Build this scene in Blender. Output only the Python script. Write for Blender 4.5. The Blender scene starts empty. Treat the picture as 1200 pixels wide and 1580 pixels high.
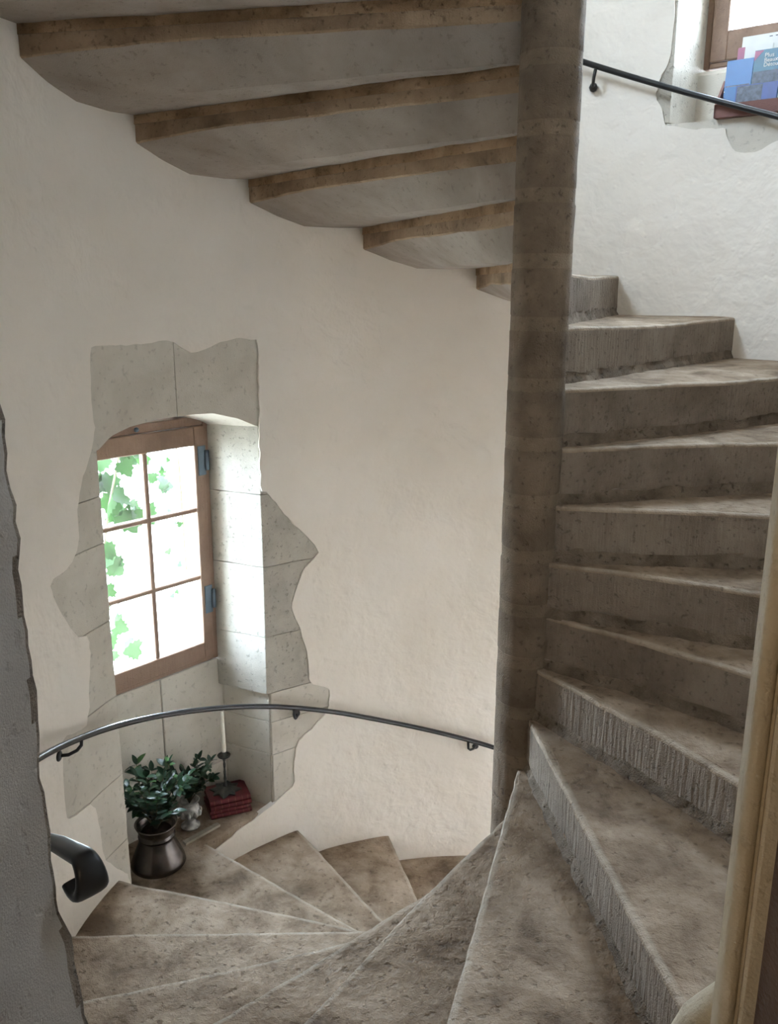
import bpy, bmesh, math, random
from math import sin, cos, pi, radians, degrees, atan2, sqrt, exp
from mathutils import Vector, Matrix, noise
from mathutils.geometry import delaunay_2d_cdt

random.seed(7)
sc = bpy.context.scene
col = sc.collection

# ------------------------------------------------------------------ camera
cam_d = bpy.data.cameras.new('camera')
cam = bpy.data.objects.new('camera', cam_d)
col.objects.link(cam)
CAM = Vector((0.0829, -2.8988, 1.6535))
yaw, pit, rol = radians(-11.138), radians(-14.483), radians(0.246)
Fv = Vector((sin(yaw) * cos(pit), cos(yaw) * cos(pit), sin(pit)))
Rv = Vector((cos(yaw), -sin(yaw), 0))
Uv = Rv.cross(Fv)
R2 = Rv * cos(rol) + Uv * sin(rol)
U2 = -Rv * sin(rol) + Uv * cos(rol)
m = Matrix((R2, U2, -Fv)).transposed().to_4x4()
m.translation = CAM
cam.matrix_world = m
cam_d.sensor_fit = 'VERTICAL'
cam_d.sensor_height = 36
cam_d.sensor_width = 36
cam_d.lens = 30.688
cam_d.clip_start = 0.02
cam_d.clip_end = 200
sc.camera = cam

# ------------------------------------------------------------------ world, exposure
SKY = 22.0
w = bpy.data.worlds.new('sky')
sc.world = w
w.use_nodes = True
nt = w.node_tree
bg = nt.nodes['Background']
bg.inputs['Color'].default_value = (0.71, 0.825, 1.0, 1)
bg.inputs['Strength'].default_value = SKY
sc.view_settings.view_transform = 'Standard'
sc.view_settings.look = 'None'
sc.view_settings.gamma = 1
sc.view_settings.use_curve_mapping = False
sc.view_settings.exposure = 1.72
cy = sc.cycles
cy.use_denoising = True
cy.use_adaptive_sampling = True
cy.adaptive_threshold = 0.025
cy.max_bounces = 10
cy.diffuse_bounces = 6
cy.glossy_bounces = 4
cy.transmission_bounces = 6
cy.transparent_max_bounces = 16
cy.sample_clamp_indirect = 12
cy.caustics_reflective = False
cy.caustics_refractive = False

# ------------------------------------------------------------------ constants of the place
R = 1.776          # inner radius of the stair tower
RN = 0.0937        # newel radius
H = 0.19           # rise of one step
DTH = 19.0508      # turn of one step in degrees
TH0 = -91.379
W1A, W1D = 150.0, 2.05    # lower window: direction of its outward normal, distance of its plane
W2A, W2D = 62.0, 2.05     # upper window
W3A, W3D = 203.0, 2.05    # added window, never in view, brightens the upper-right wall


def pol(r, deg, z=0.0):
    return Vector((r * cos(radians(deg)), r * sin(radians(deg)), z))


def wp(al, lat, d, z):
    """point in a window's own frame: lateral, outward distance, height"""
    n = Vector((cos(radians(al)), sin(radians(al)), 0))
    t = Vector((-n.y, n.x, 0))
    return n * d + t * lat + Vector((0, 0, z))


def portal(al, lat, d, z, sx, sz):
    l = bpy.data.lights.new('window_daylight', 'AREA')
    l.shape = 'RECTANGLE'
    l.size, l.size_y = sx, sz
    l.cycles.is_portal = True
    o = bpy.data.objects.new('window_daylight', l)
    col.objects.link(o)
    n = Vector((cos(radians(al)), sin(radians(al)), 0))
    zz = n                      # light shines along -Z, into the tower
    xx = Vector((0, 0, 1)).cross(zz)
    mm = Matrix((xx, Vector((0, 0, 1)), zz)).transposed().to_4x4()
    mm.translation = wp(al, lat, d, z)
    o.matrix_world = mm


portal(W1A, 0.155, W1D + 0.09, 0.36, 0.72, 1.24)
portal(W2A, -0.10, W2D + 0.09, 3.54, 0.84, 1.70)
portal(W3A, 0.0, W3D + 0.09, 4.62, 0.96, 1.54)

# ------------------------------------------------------------------ helpers
WORLDM = {}


def attach(o, parent):
    o.parent = parent
    o.matrix_parent_inverse = WORLDM[parent.name].inverted()


def link(o, parent=None):
    col.objects.link(o)
    if parent is not None:
        attach(o, parent)
    WORLDM[o.name] = o.matrix_basis.copy()
    return o


def tag(o, label=None, cat=None, group=None, kind=None):
    if label: o['label'] = label
    if cat: o['category'] = cat
    if group: o['group'] = group
    if kind: o['kind'] = kind
    return o


def empty(name, loc):
    o = bpy.data.objects.new(name, None)
    o.empty_display_size = 0.05
    o.location = loc
    o.matrix_basis = Matrix.Translation(Vector(loc))
    return link(o)


def mesh_obj(name, verts, faces, mat, parent=None, smooth=False, mtx=None):
    me = bpy.data.meshes.new(name)
    me.from_pydata([tuple(v) for v in verts], [], faces)
    me.validate()
    bm = bmesh.new()
    bm.from_mesh(me)
    bmesh.ops.recalc_face_normals(bm, faces=bm.faces)
    bm.to_mesh(me)
    bm.free()
    if smooth:
        me.polygons.foreach_set('use_smooth', [True] * len(me.polygons))
    if mat: me.materials.append(mat)
    o = bpy.data.objects.new(name, me)
    if mtx is not None: o.matrix_basis = mtx
    return link(o, parent)


def inst(src, mtx, parent=None, name=None):
    o = bpy.data.objects.new(name or src.name.split('.')[0], src.data)
    o.matrix_basis = mtx
    return link(o, parent)


def bevel(o, wd, seg=1, ang=35):
    b = o.modifiers.new('bevel', 'BEVEL')
    b.width = wd
    b.segments = seg
    b.limit_method = 'ANGLE'
    b.angle_limit = radians(ang)
    return o


class MB:
    def __init__(s): s.v, s.f = [], []

    def add(s, vs, fs):
        n = len(s.v)
        s.v += [Vector(v) for v in vs]
        s.f += [tuple(i + n for i in f) for f in fs]
        return s

    def box(s, o, ax, ay, az):
        """o = corner, three edge vectors"""
        o, ax, ay, az = map(Vector, (o, ax, ay, az))
        vs = [o + ax * i + ay * j + az * k for k in (0, 1) for j in (0, 1) for i in (0, 1)]
        return s.add(vs, [(0, 2, 3, 1), (4, 5, 7, 6), (0, 1, 5, 4), (2, 6, 7, 3), (0, 4, 6, 2), (1, 3, 7, 5)])

    def wbox(s, al, l0, l1, d0, d1, z0, z1):
        o = wp(al, l0, d0, z0)
        return s.box(o, wp(al, l1, d0, z0) - o, wp(al, l0, d1, z0) - o, (0, 0, z1 - z0))

    def prism(s, plan, z0, z1):
        n = len(plan)
        f0 = (lambda x, y: z0) if not callable(z0) else z0
        f1 = (lambda x, y: z1) if not callable(z1) else z1
        vs = [Vector((p[0], p[1], f0(p[0], p[1]))) for p in plan] + [Vector((p[0], p[1], f1(p[0], p[1]))) for p in plan]
        fs = [tuple(range(n - 1, -1, -1)), tuple(range(n, 2 * n))] + [(i, (i + 1) % n, n + (i + 1) % n, n + i) for i in range(n)]
        return s.add(vs, fs)

    def lathe(s, prof, seg=24, c=(0, 0, 0), caps=True):
        c = Vector(c)
        vs, fs = [], []
        n = len(prof)
        for i in range(seg):
            a = 2 * pi * i / seg
            for r, z in prof: vs.append(c + Vector((r * cos(a), r * sin(a), z)))
        for i in range(seg):
            j = (i + 1) % seg
            for k in range(n - 1): fs.append((i * n + k, j * n + k, j * n + k + 1, i * n + k + 1))
        if caps:
            fs.append(tuple(i * n for i in range(seg))[::-1])
            fs.append(tuple(i * n + n - 1 for i in range(seg)))
        return s.add(vs, fs)

    def tube(s, path, rad, seg=10, up=None, flat=None):
        """rad: number or list; flat: list of (half width along side, half height) per point"""
        path = [Vector(p) for p in path]
        vs, fs = [], []
        n = len(path)
        side0 = None
        for i, p in enumerate(path):
            t = (path[min(i + 1, n - 1)] - path[max(i - 1, 0)]).normalized()
            if up is not None:
                u = Vector(up[i]) if isinstance(up, list) else Vector(up)
                sd = t.cross(u).normalized()
            else:
                if side0 is None:
                    a = Vector((0, 0, 1)) if abs(t.z) < .9 else Vector((1, 0, 0))
                    sd = t.cross(a).normalized()
                else:
                    sd = (side0 - t * side0.dot(t)).normalized()
                side0 = sd
            uu = sd.cross(t)
            for k in range(seg):
                a = 2 * pi * k / seg
                if flat is not None:
                    ca, sa = cos(a), sin(a)
                    e = 0.6
                    x = math.copysign(abs(ca) ** e, ca) * flat[i][0]
                    y = math.copysign(abs(sa) ** e, sa) * flat[i][1]
                else:
                    rr = rad[i] if isinstance(rad, (list, tuple)) else rad
                    x, y = rr * cos(a), rr * sin(a)
                vs.append(p + sd * x + uu * y)
        for i in range(n - 1):
            for k in range(seg):
                k2 = (k + 1) % seg
                fs.append((i * seg + k, i * seg + k2, (i + 1) * seg + k2, (i + 1) * seg + k))
        fs.append(tuple(range(seg))[::-1])
        fs.append(tuple(range((n - 1) * seg, n * seg)))
        return s.add(vs, fs)

    def build(s, name, mat, parent=None, smooth=False, mtx=None):
        return mesh_obj(name, s.v, s.f, mat, parent, smooth, mtx)


def auto_smooth(o, ang=40):
    me = o.data
    me.polygons.foreach_set('use_smooth', [True] * len(me.polygons))
    me.set_sharp_from_angle(angle=radians(ang))
    return o


def nz(p, f=1.0, seed=0.0):
    return noise.noise(Vector((p[0] * f + seed, p[1] * f - seed * .7, p[2] * f + seed * 1.3)))


# ------------------------------------------------------------------ materials
def mat_new(name, rough=0.8, metallic=0.0, spec=0.3):
    mt = bpy.data.materials.new(name)
    mt.use_nodes = True
    b = mt.node_tree.nodes['Principled BSDF']
    b.inputs['Roughness'].default_value = rough
    b.inputs['Metallic'].default_value = metallic
    b.inputs['Specular IOR Level'].default_value = spec
    return mt, mt.node_tree, b


def plain(name, c, rough=0.6, metallic=0.0, spec=0.4, var=0.12, scale=18.0):
    mt, t, b = mat_new(name, rough, metallic, spec)
    tc = t.nodes.new('ShaderNodeTexCoord')
    n = t.nodes.new('ShaderNodeTexNoise')
    n.inputs['Scale'].default_value = scale
    n.inputs['Detail'].default_value = 4
    t.links.new(tc.outputs['Object'], n.inputs['Vector'])
    r = t.nodes.new('ShaderNodeValToRGB')
    r.color_ramp.elements[0].position = .3
    r.color_ramp.elements[1].position = .7
    r.color_ramp.elements[0].color = (*[x * (1 - var) for x in c], 1)
    r.color_ramp.elements[1].color = (*[min(1, x * (1 + var)) for x in c], 1)
    t.links.new(n.outputs['Fac'], r.inputs['Fac'])
    t.links.new(r.outputs['Color'], b.inputs['Base Color'])
    return mt


def stone(name, cols, scale=3.0, pits=0.5, bump=0.4, rough=0.85, spec=0.25, pitcol=None, stretch=None, pitscale=55.0, grain=220.0, bdist=0.006, wear=None, toolw=2.2):
    """mottled limestone: cols = three tones; pits darken and dent; stretch = tool marks (scale vector)"""
    mt, t, b = mat_new(name, rough, 0, spec)
    N, L = t.nodes.new, t.links.new
    tc = N('ShaderNodeTexCoord')
    n1 = N('ShaderNodeTexNoise')
    n1.inputs['Scale'].default_value = scale
    n1.inputs['Detail'].default_value = 6
    n1.inputs['Roughness'].default_value = .62
    n1.inputs['Distortion'].default_value = .3
    L(tc.outputs['Object'], n1.inputs['Vector'])
    r1 = N('ShaderNodeValToRGB')
    e = r1.color_ramp.elements
    e[0].position, e[1].position = .33, .68
    e[0].color, e[1].color = (*cols[0], 1), (*cols[2], 1)
    x = e.new(.5)
    x.color = (*cols[1], 1)
    L(n1.outputs['Fac'], r1.inputs['Fac'])
    # fine grain
    n2 = N('ShaderNodeTexNoise')
    n2.inputs['Scale'].default_value = grain
    n2.inputs['Detail'].default_value = 3
    L(tc.outputs['Object'], n2.inputs['Vector'])
    # pits
    n3 = N('ShaderNodeTexNoise')
    n3.inputs['Scale'].default_value = pitscale
    n3.inputs['Detail'].default_value = 3
    n3.inputs['Roughness'].default_value = .5
    L(tc.outputs['Object'], n3.inputs['Vector'])
    pr = N('ShaderNodeValToRGB')
    pr.color_ramp.elements[0].position, pr.color_ramp.elements[1].position = .30, .40
    pr.color_ramp.elements[0].color = (0, 0, 0, 1)
    pr.color_ramp.elements[1].color = (1, 1, 1, 1)
    L(n3.outputs['Fac'], pr.inputs['Fac'])
    mx = N('ShaderNodeMix')
    mx.data_type = 'RGBA'
    pc = pitcol or [c * .55 for c in cols[0]]
    mx.inputs[6].default_value = (*pc, 1)
    L(r1.outputs['Color'], mx.inputs[7])
    mth = N('ShaderNodeMath')
    mth.operation = 'MULTIPLY_ADD'
    mth.inputs[1].default_value = pits
    mth.inputs[2].default_value = 1 - pits
    L(pr.outputs['Color'], mth.inputs[0])
    L(mth.outputs[0], mx.inputs[0])
    cout = mx.outputs[2]
    if wear:
        at = N('ShaderNodeAttribute')
        at.attribute_name = 'wear'
        nw = N('ShaderNodeTexNoise')
        nw.inputs['Scale'].default_value = 14
        nw.inputs['Detail'].default_value = 2
        L(tc.outputs['Object'], nw.inputs['Vector'])
        mw = N('ShaderNodeMath')
        mw.operation = 'MULTIPLY'
        L(at.outputs['Fac'], mw.inputs[0])
        L(nw.outputs['Fac'], mw.inputs[1])
        m2 = N('ShaderNodeMix')
        m2.data_type = 'RGBA'
        m2.inputs[7].default_value = (*wear, 1)
        L(mw.outputs[0], m2.inputs[0])
        L(cout, m2.inputs[6])
        cout = m2.outputs[2]
    L(cout, b.inputs['Base Color'])
    # relief
    hsum = N('ShaderNodeMath')
    hsum.operation = 'MULTIPLY_ADD'
    hsum.inputs[1].default_value = .9
    L(pr.outputs['Color'], hsum.inputs[0])
    L(n2.outputs['Fac'], hsum.inputs[2])
    h2 = N('ShaderNodeMath')
    h2.operation = 'MULTIPLY_ADD'
    h2.inputs[1].default_value = 1.5
    L(n1.outputs['Fac'], h2.inputs[0])
    L(hsum.outputs[0], h2.inputs[2])
    hout = h2
    if stretch:
        mp = N('ShaderNodeMapping')
        mp.inputs['Scale'].default_value = stretch
        L(tc.outputs['Object'], mp.inputs['Vector'])
        n4 = N('ShaderNodeTexNoise')
        n4.inputs['Scale'].default_value = 1
        n4.inputs['Detail'].default_value = 2
        L(mp.outputs[0], n4.inputs['Vector'])
        h3 = N('ShaderNodeMath')
        h3.operation = 'MULTIPLY_ADD'
        h3.inputs[1].default_value = toolw
        L(n4.outputs['Fac'], h3.inputs[0])
        L(h2.outputs[0], h3.inputs[2])
        hout = h3
    bp = N('ShaderNodeBump')
    bp.inputs['Strength'].default_value = bump
    bp.inputs['Distance'].default_value = bdist
    L(hout.outputs[0], bp.inputs['Height'])
    L(bp.outputs[0], b.inputs['Normal'])
    return mt


def plaster_mat(name, c0, c1):
    mt, t, b = mat_new(name, .9, 0, .2)
    N, L = t.nodes.new, t.links.new
    tc = N('ShaderNodeTexCoord')
    n1 = N('ShaderNodeTexNoise')
    n1.inputs['Scale'].default_value = 1.7
    n1.inputs['Detail'].default_value = 6
    L(tc.outputs['Object'], n1.inputs['Vector'])
    r1 = N('ShaderNodeValToRGB')
    r1.color_ramp.elements[0].position, r1.color_ramp.elements[1].position = .3, .7
    r1.color_ramp.elements[0].color, r1.color_ramp.elements[1].color = (*c0, 1), (*c1, 1)
    L(n1.outputs['Fac'], r1.inputs['Fac'])
    L(r1.outputs['Color'], b.inputs['Base Color'])
    n2 = N('ShaderNodeTexNoise')
    n2.inputs['Scale'].default_value = 9
    n2.inputs['Detail'].default_value = 3.5
    n2.inputs['Roughness'].default_value = .5
    n2.inputs['Distortion'].default_value = .2
    L(tc.outputs['Object'], n2.inputs['Vector'])
    n3 = N('ShaderNodeTexVoronoi')
    n3.inputs['Scale'].default_value = 19
    L(tc.outputs['Object'], n3.inputs['Vector'])
    r3 = N('ShaderNodeValToRGB')
    r3.color_ramp.elements[0].position, r3.color_ramp.elements[1].position = .0, .22
    r3.color_ramp.elements[0].color = (.5, .5, .5, 1)
    r3.color_ramp.elements[1].color = (0, 0, 0, 1)
    L(n3.outputs['Distance'], r3.inputs['Fac'])
    ad = N('ShaderNodeMath')
    ad.operation = 'MULTIPLY_ADD'
    ad.inputs[1].default_value = .16
    L(r3.outputs['Color'], ad.inputs[0])
    L(n2.outputs['Fac'], ad.inputs[2])
    bp = N('ShaderNodeBump')
    bp.inputs['Strength'].default_value = .6
    bp.inputs['Distance'].default_value = .028
    L(ad.outputs[0], bp.inputs['Height'])
    L(bp.outputs[0], b.inputs['Normal'])
    return mt


M = {}
M['plaster'] = plaster_mat('cream_plaster', (.78, .725, .655), (.845, .797, .74))
M['lime'] = stone('limewashed_stone', [(.42, .39, .34), (.50, .47, .415), (.57, .54, .48)], 6, .5, .6)
M['ashlar'] = stone('grey_ashlar', [(.545, .505, .44), (.605, .565, .50), (.655, .615, .55)], 4, .35, .3, pitscale=40)
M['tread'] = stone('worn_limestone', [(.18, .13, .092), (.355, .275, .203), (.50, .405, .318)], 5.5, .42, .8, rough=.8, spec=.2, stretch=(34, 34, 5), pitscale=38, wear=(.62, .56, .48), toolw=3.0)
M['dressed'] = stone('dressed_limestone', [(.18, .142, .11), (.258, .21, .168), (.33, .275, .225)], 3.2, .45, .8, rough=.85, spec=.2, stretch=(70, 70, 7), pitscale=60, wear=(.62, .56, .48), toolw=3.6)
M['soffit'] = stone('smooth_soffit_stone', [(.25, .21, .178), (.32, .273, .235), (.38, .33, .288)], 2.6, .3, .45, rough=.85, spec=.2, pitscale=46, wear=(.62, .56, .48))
M['rear'] = stone('ochre_glow_tinted_stone', [(.19, .128, .082), (.34, .238, .155), (.47, .345, .235)], 3, .45, .8, stretch=(60, 60, 7), wear=(.62, .56, .48))  # ochre wash on the stone, with the warm overhead glow tinted in
M['newel'] = stone('newel_limestone', [(.135, .10, .072), (.195, .147, .106), (.265, .203, .15)], 5, .5, .7, stretch=(35, 35, 6))
M['mortar'] = stone('ochre_mortar', [(.22, .135, .072), (.42, .275, .16), (.56, .40, .26)], 4, .5, .9, pitscale=60, bdist=.01)  # ochre mortar; warm light overhead is also mixed into its orange
M['ring'] = stone('newel_joint_mortar', [(.165, .123, .087), (.232, .178, .128), (.31, .245, .18)], 5, .5, .9)
M['bed'] = stone('rubbly_bed_mortar', [(.15, .115, .083), (.235, .185, .14), (.33, .27, .21)], 8, .6, 1.0, pitscale=50, bdist=.01)
M['joint'] = stone('grey_joint_mortar', [(.36, .32, .26), (.45, .40, .33), (.52, .47, .40)], 9, .5, .8)
M['jamb'] = stone('rough_jamb', [(.36, .34, .325), (.43, .41, .39), (.49, .47, .45)], 3, .2, .5, pitscale=24)
M['arris'] = stone('broken_arris', [(.17, .14, .115), (.27, .23, .19), (.38, .34, .29)], 9, .6, 1.0, pitscale=35, bdist=.01)
M['wood'] = stone('oak_window_wood', [(.20, .125, .085), (.27, .175, .125), (.33, .225, .165)], 3, .15, .25, rough=.55, spec=.35, stretch=(60, 60, 3), pitscale=80)
M['beige'] = stone('beige_painted_wood', [(.47, .405, .30), (.55, .48, .36), (.61, .54, .42)], 5, .25, .3, rough=.6, spec=.35, stretch=(40, 40, 3))
M['brown'] = stone('dark_brown_wood', [(.06, .03, .018), (.10, .052, .03), (.14, .075, .045)], 5, .2, .2, rough=.5, spec=.4, stretch=(50, 50, 3))
M['iron'] = plain('black_iron', (.012, .012, .013), .38, .0, .45)
M['rail'] = plain('polished_iron', (.06, .06, .065), .26, .75, .5)
M['hinge'] = plain('blue_grey_hinge', (.12, .16, .20), .45, .3)
M['pewter'] = plain('tarnished_pewter', (.13, .115, .11), .24, .9, .5, .35, 14)
M['soil'] = plain('dark_soil', (.03, .022, .016), .95, 0, .1, .4, 60)
M['urn'] = plain('silvery_urn', (.42, .41, .39), .42, .35, .4, .55, 34)
M['leaf'] = plain('dark_green_leaf', (.011, .040, .016), .34, 0, .5, .35, 9)
M['leaf2'] = plain('fresh_green_leaf', (.03, .085, .018), .38, 0, .5, .3, 9)
M['stem'] = plain('brown_stem', (.10, .085, .045), .7)
M['red'] = plain('red_leather', (.115, .011, .017), .42, 0, .45, .25, 30)
M['gilt'] = plain('gilt_tooling', (.22, .075, .055), .4, .3, .5)
M['pages'] = plain('page_block', (.30, .24, .16), .85, 0, .2, .2, 90)
M['bronze'] = plain('dark_bronze', (.075, .082, .075), .42, .6, .5, .4, 30)
M['wax'] = plain('cream_wax', (.93, .90, .80), .45, 0, .4, .03)
M['gravel'] = stone('pale_gravel', [(.38, .36, .30), (.46, .44, .38), (.52, .50, .44)], 2, .3, .5)
M['floorstone'] = stone('room_floor_stone', [(.32, .27, .22), (.38, .33, .27), (.43, .38, .32)], 2, .3, .4)
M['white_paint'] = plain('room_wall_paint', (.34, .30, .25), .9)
M['globe'] = mat_new('added_light_globe')[0]
_b = M['globe'].node_tree.nodes['Principled BSDF']
_b.inputs['Emission Color'].default_value = (1, .78, .52, 1)
_b.inputs['Emission Strength'].default_value = 27  # emission of the added fill globe

mt, t, b = mat_new('window_glass')
t.nodes.remove(b)
_tr = t.nodes.new('ShaderNodeBsdfTransparent')
_tr.inputs['Color'].default_value = (.93, .96, .95, 1)
_gl = t.nodes.new('ShaderNodeBsdfGlossy')
_gl.inputs['Roughness'].default_value = .03
_mx = t.nodes.new('ShaderNodeMixShader')
_mx.inputs[0].default_value = .06
t.links.new(_tr.outputs[0], _mx.inputs[1])
t.links.new(_gl.outputs[0], _mx.inputs[2])
t.links.new(_mx.outputs[0], t.nodes['Material Output'].inputs['Surface'])
M['glass'] = mt

# vine leaves let light through
mt, t, b = mat_new('vine_leaf', .5)
b.inputs['Base Color'].default_value = (.010, .026, .007, 1)
_tl = t.nodes.new('ShaderNodeBsdfTranslucent')
_tl.inputs['Color'].default_value = (.013, .036, .008, 1)
_mx = t.nodes.new('ShaderNodeMixShader')
_mx.inputs[0].default_value = .5
t.links.new(b.outputs[0], _mx.inputs[1])
t.links.new(_tl.outputs[0], _mx.inputs[2])
t.links.new(_mx.outputs[0], t.nodes['Material Output'].inputs['Surface'])
M['vine'] = mt

# ------------------------------------------------------------------ the round wall
LOOP1 = [(170.32, 1.411), (168.87, 1.424), (164.53, 1.414), (159.85, 1.417), (155.12, 1.421), (153.45, 1.382), (151.39, 1.358), (148.68, 1.374), (145.95, 1.409), (142.03, 1.413), (139.64, 1.402),
         (139.86, 1.123), (140.02, 0.97), (140.15, 0.8), (140.2, 0.666), (138.99, 0.654), (136.69, 0.559), (134.95, 0.487), (129.3, 0.299), (131.02, 0.253), (132.89, 0.195), (133.8, 0.117), (135.12, 0.013), (133.61, -0.111), (131.98, -0.279), (131.85, -0.456), (128.34, -0.5), (127.85, -0.523), (128.16, -0.643), (131.77, -0.726), (134.78, -0.791), (135.43, -0.94), (134.98, -1.037), (138.6, -1.098),
         (142.5, -1.135), (146.5, -1.165), (150.3, -1.195), (155, -1.22), (170.6, -1.22),
         (170.6, -0.985), (173.53, -0.891), (176.39, -0.769), (176.71, -0.623), (177.29, -0.47), (182.9, -0.435), (184.45, -0.403), (183.68, -0.157), (183.51, -0.072), (177.56, -0.125), (176.65, -0.063), (176.4, 0.025), (175.52, 0.123), (175.21, 0.258), (178.12, 0.294), (182.17, 0.493), (182.67, 0.566), (177.71, 0.587), (175.62, 0.64), (175.3, 0.832), (172.59, 0.964), (170.65, 1.066), (170.91, 1.217)]
LOOP2 = [(73.9, 4.3), (73.7, 3.3), (73.8, 2.736), (73.83, 2.709), (74.16, 2.655), (75.15, 2.603), (75.59, 2.548), (75.38, 2.506), (74.41, 2.461), (73.97, 2.404), (73.66, 2.395), (72.01, 2.385), (70.56, 2.373), (68.64, 2.363), (66.77, 2.366), (65.07, 2.359), (64.59, 2.324), (63.64, 2.261), (62.19, 2.241), (59.91, 2.249), (58.17, 2.273), (57.29, 2.281),
         (54, 2.29), (50, 2.31), (45, 2.34), (40.9, 2.38), (40.7, 3.0), (40.8, 4.3), (46, 4.42), (58, 4.46), (69, 4.42)]
LOOP3 = [(220, 3.82), (220, 5.45), (203, 5.55), (186, 5.45), (186, 3.82)]  # opening for the added, unseen window
DOOR_A, DOOR_B, DOOR_TOP = 240.6, 285.0, 2.2
A0 = -75.0
ZLO, ZHI = -2.55, 5.8


def wob(loop, step=.022, amp=.009):
    """metric (u, v) polyline with hand-cut wobble"""
    pts = [(radians(a) * R, z) for a, z in loop]
    # round the hand-cut corners a little
    cut = []
    for i in range(len(pts)):
        a, b2 = pts[i], pts[(i + 1) % len(pts)]
        cut.append((a[0] * .8 + b2[0] * .2, a[1] * .8 + b2[1] * .2))
        cut.append((a[0] * .2 + b2[0] * .8, a[1] * .2 + b2[1] * .8))
    pts = cut
    out = []
    n = len(pts)
    for i in range(n):
        a, b2 = pts[i], pts[(i + 1) % n]
        L_ = math.hypot(b2[0] - a[0], b2[1] - a[1])
        k = max(1, int(L_ / step))
        for j in range(k):
            f = j / k
            x, y = a[0] + (b2[0] - a[0]) * f, a[1] + (b2[1] - a[1]) * f
            q = (x * 17, y * 17, 3.1)
            s_ = amp * (noise.noise(Vector(q)) + .5 * noise.noise(Vector((x * 51, y * 51, 9))))
            q2 = amp * noise.noise(Vector((x * 17, y * 17, 21.7)))
            out.append((x + s_, y + q2))
    return out


def inpoly(p, poly):
    c = False
    n = len(poly)
    j = n - 1
    for i in range(n):
        xi, yi = poly[i]
        xj, yj = poly[j]
        if (yi > p[1]) != (yj > p[1]) and p[0] < (xj - xi) * (p[1] - yi) / (yj - yi) + xi: c = not c
        j = i
    return c


def woff(a, z):
    """unevenness of the plaster (metres, outward positive)"""
    p = pol(R, a, z)
    d = .010 * nz(p, 1.3, 4) + .006 * nz(p, 4.2, 11) + .0026 * nz(p, 13, 2)
    g = 1.0
    if 122 < a < 190 and -1.4 < z < 1.7: g = .45
    return d * g


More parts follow.
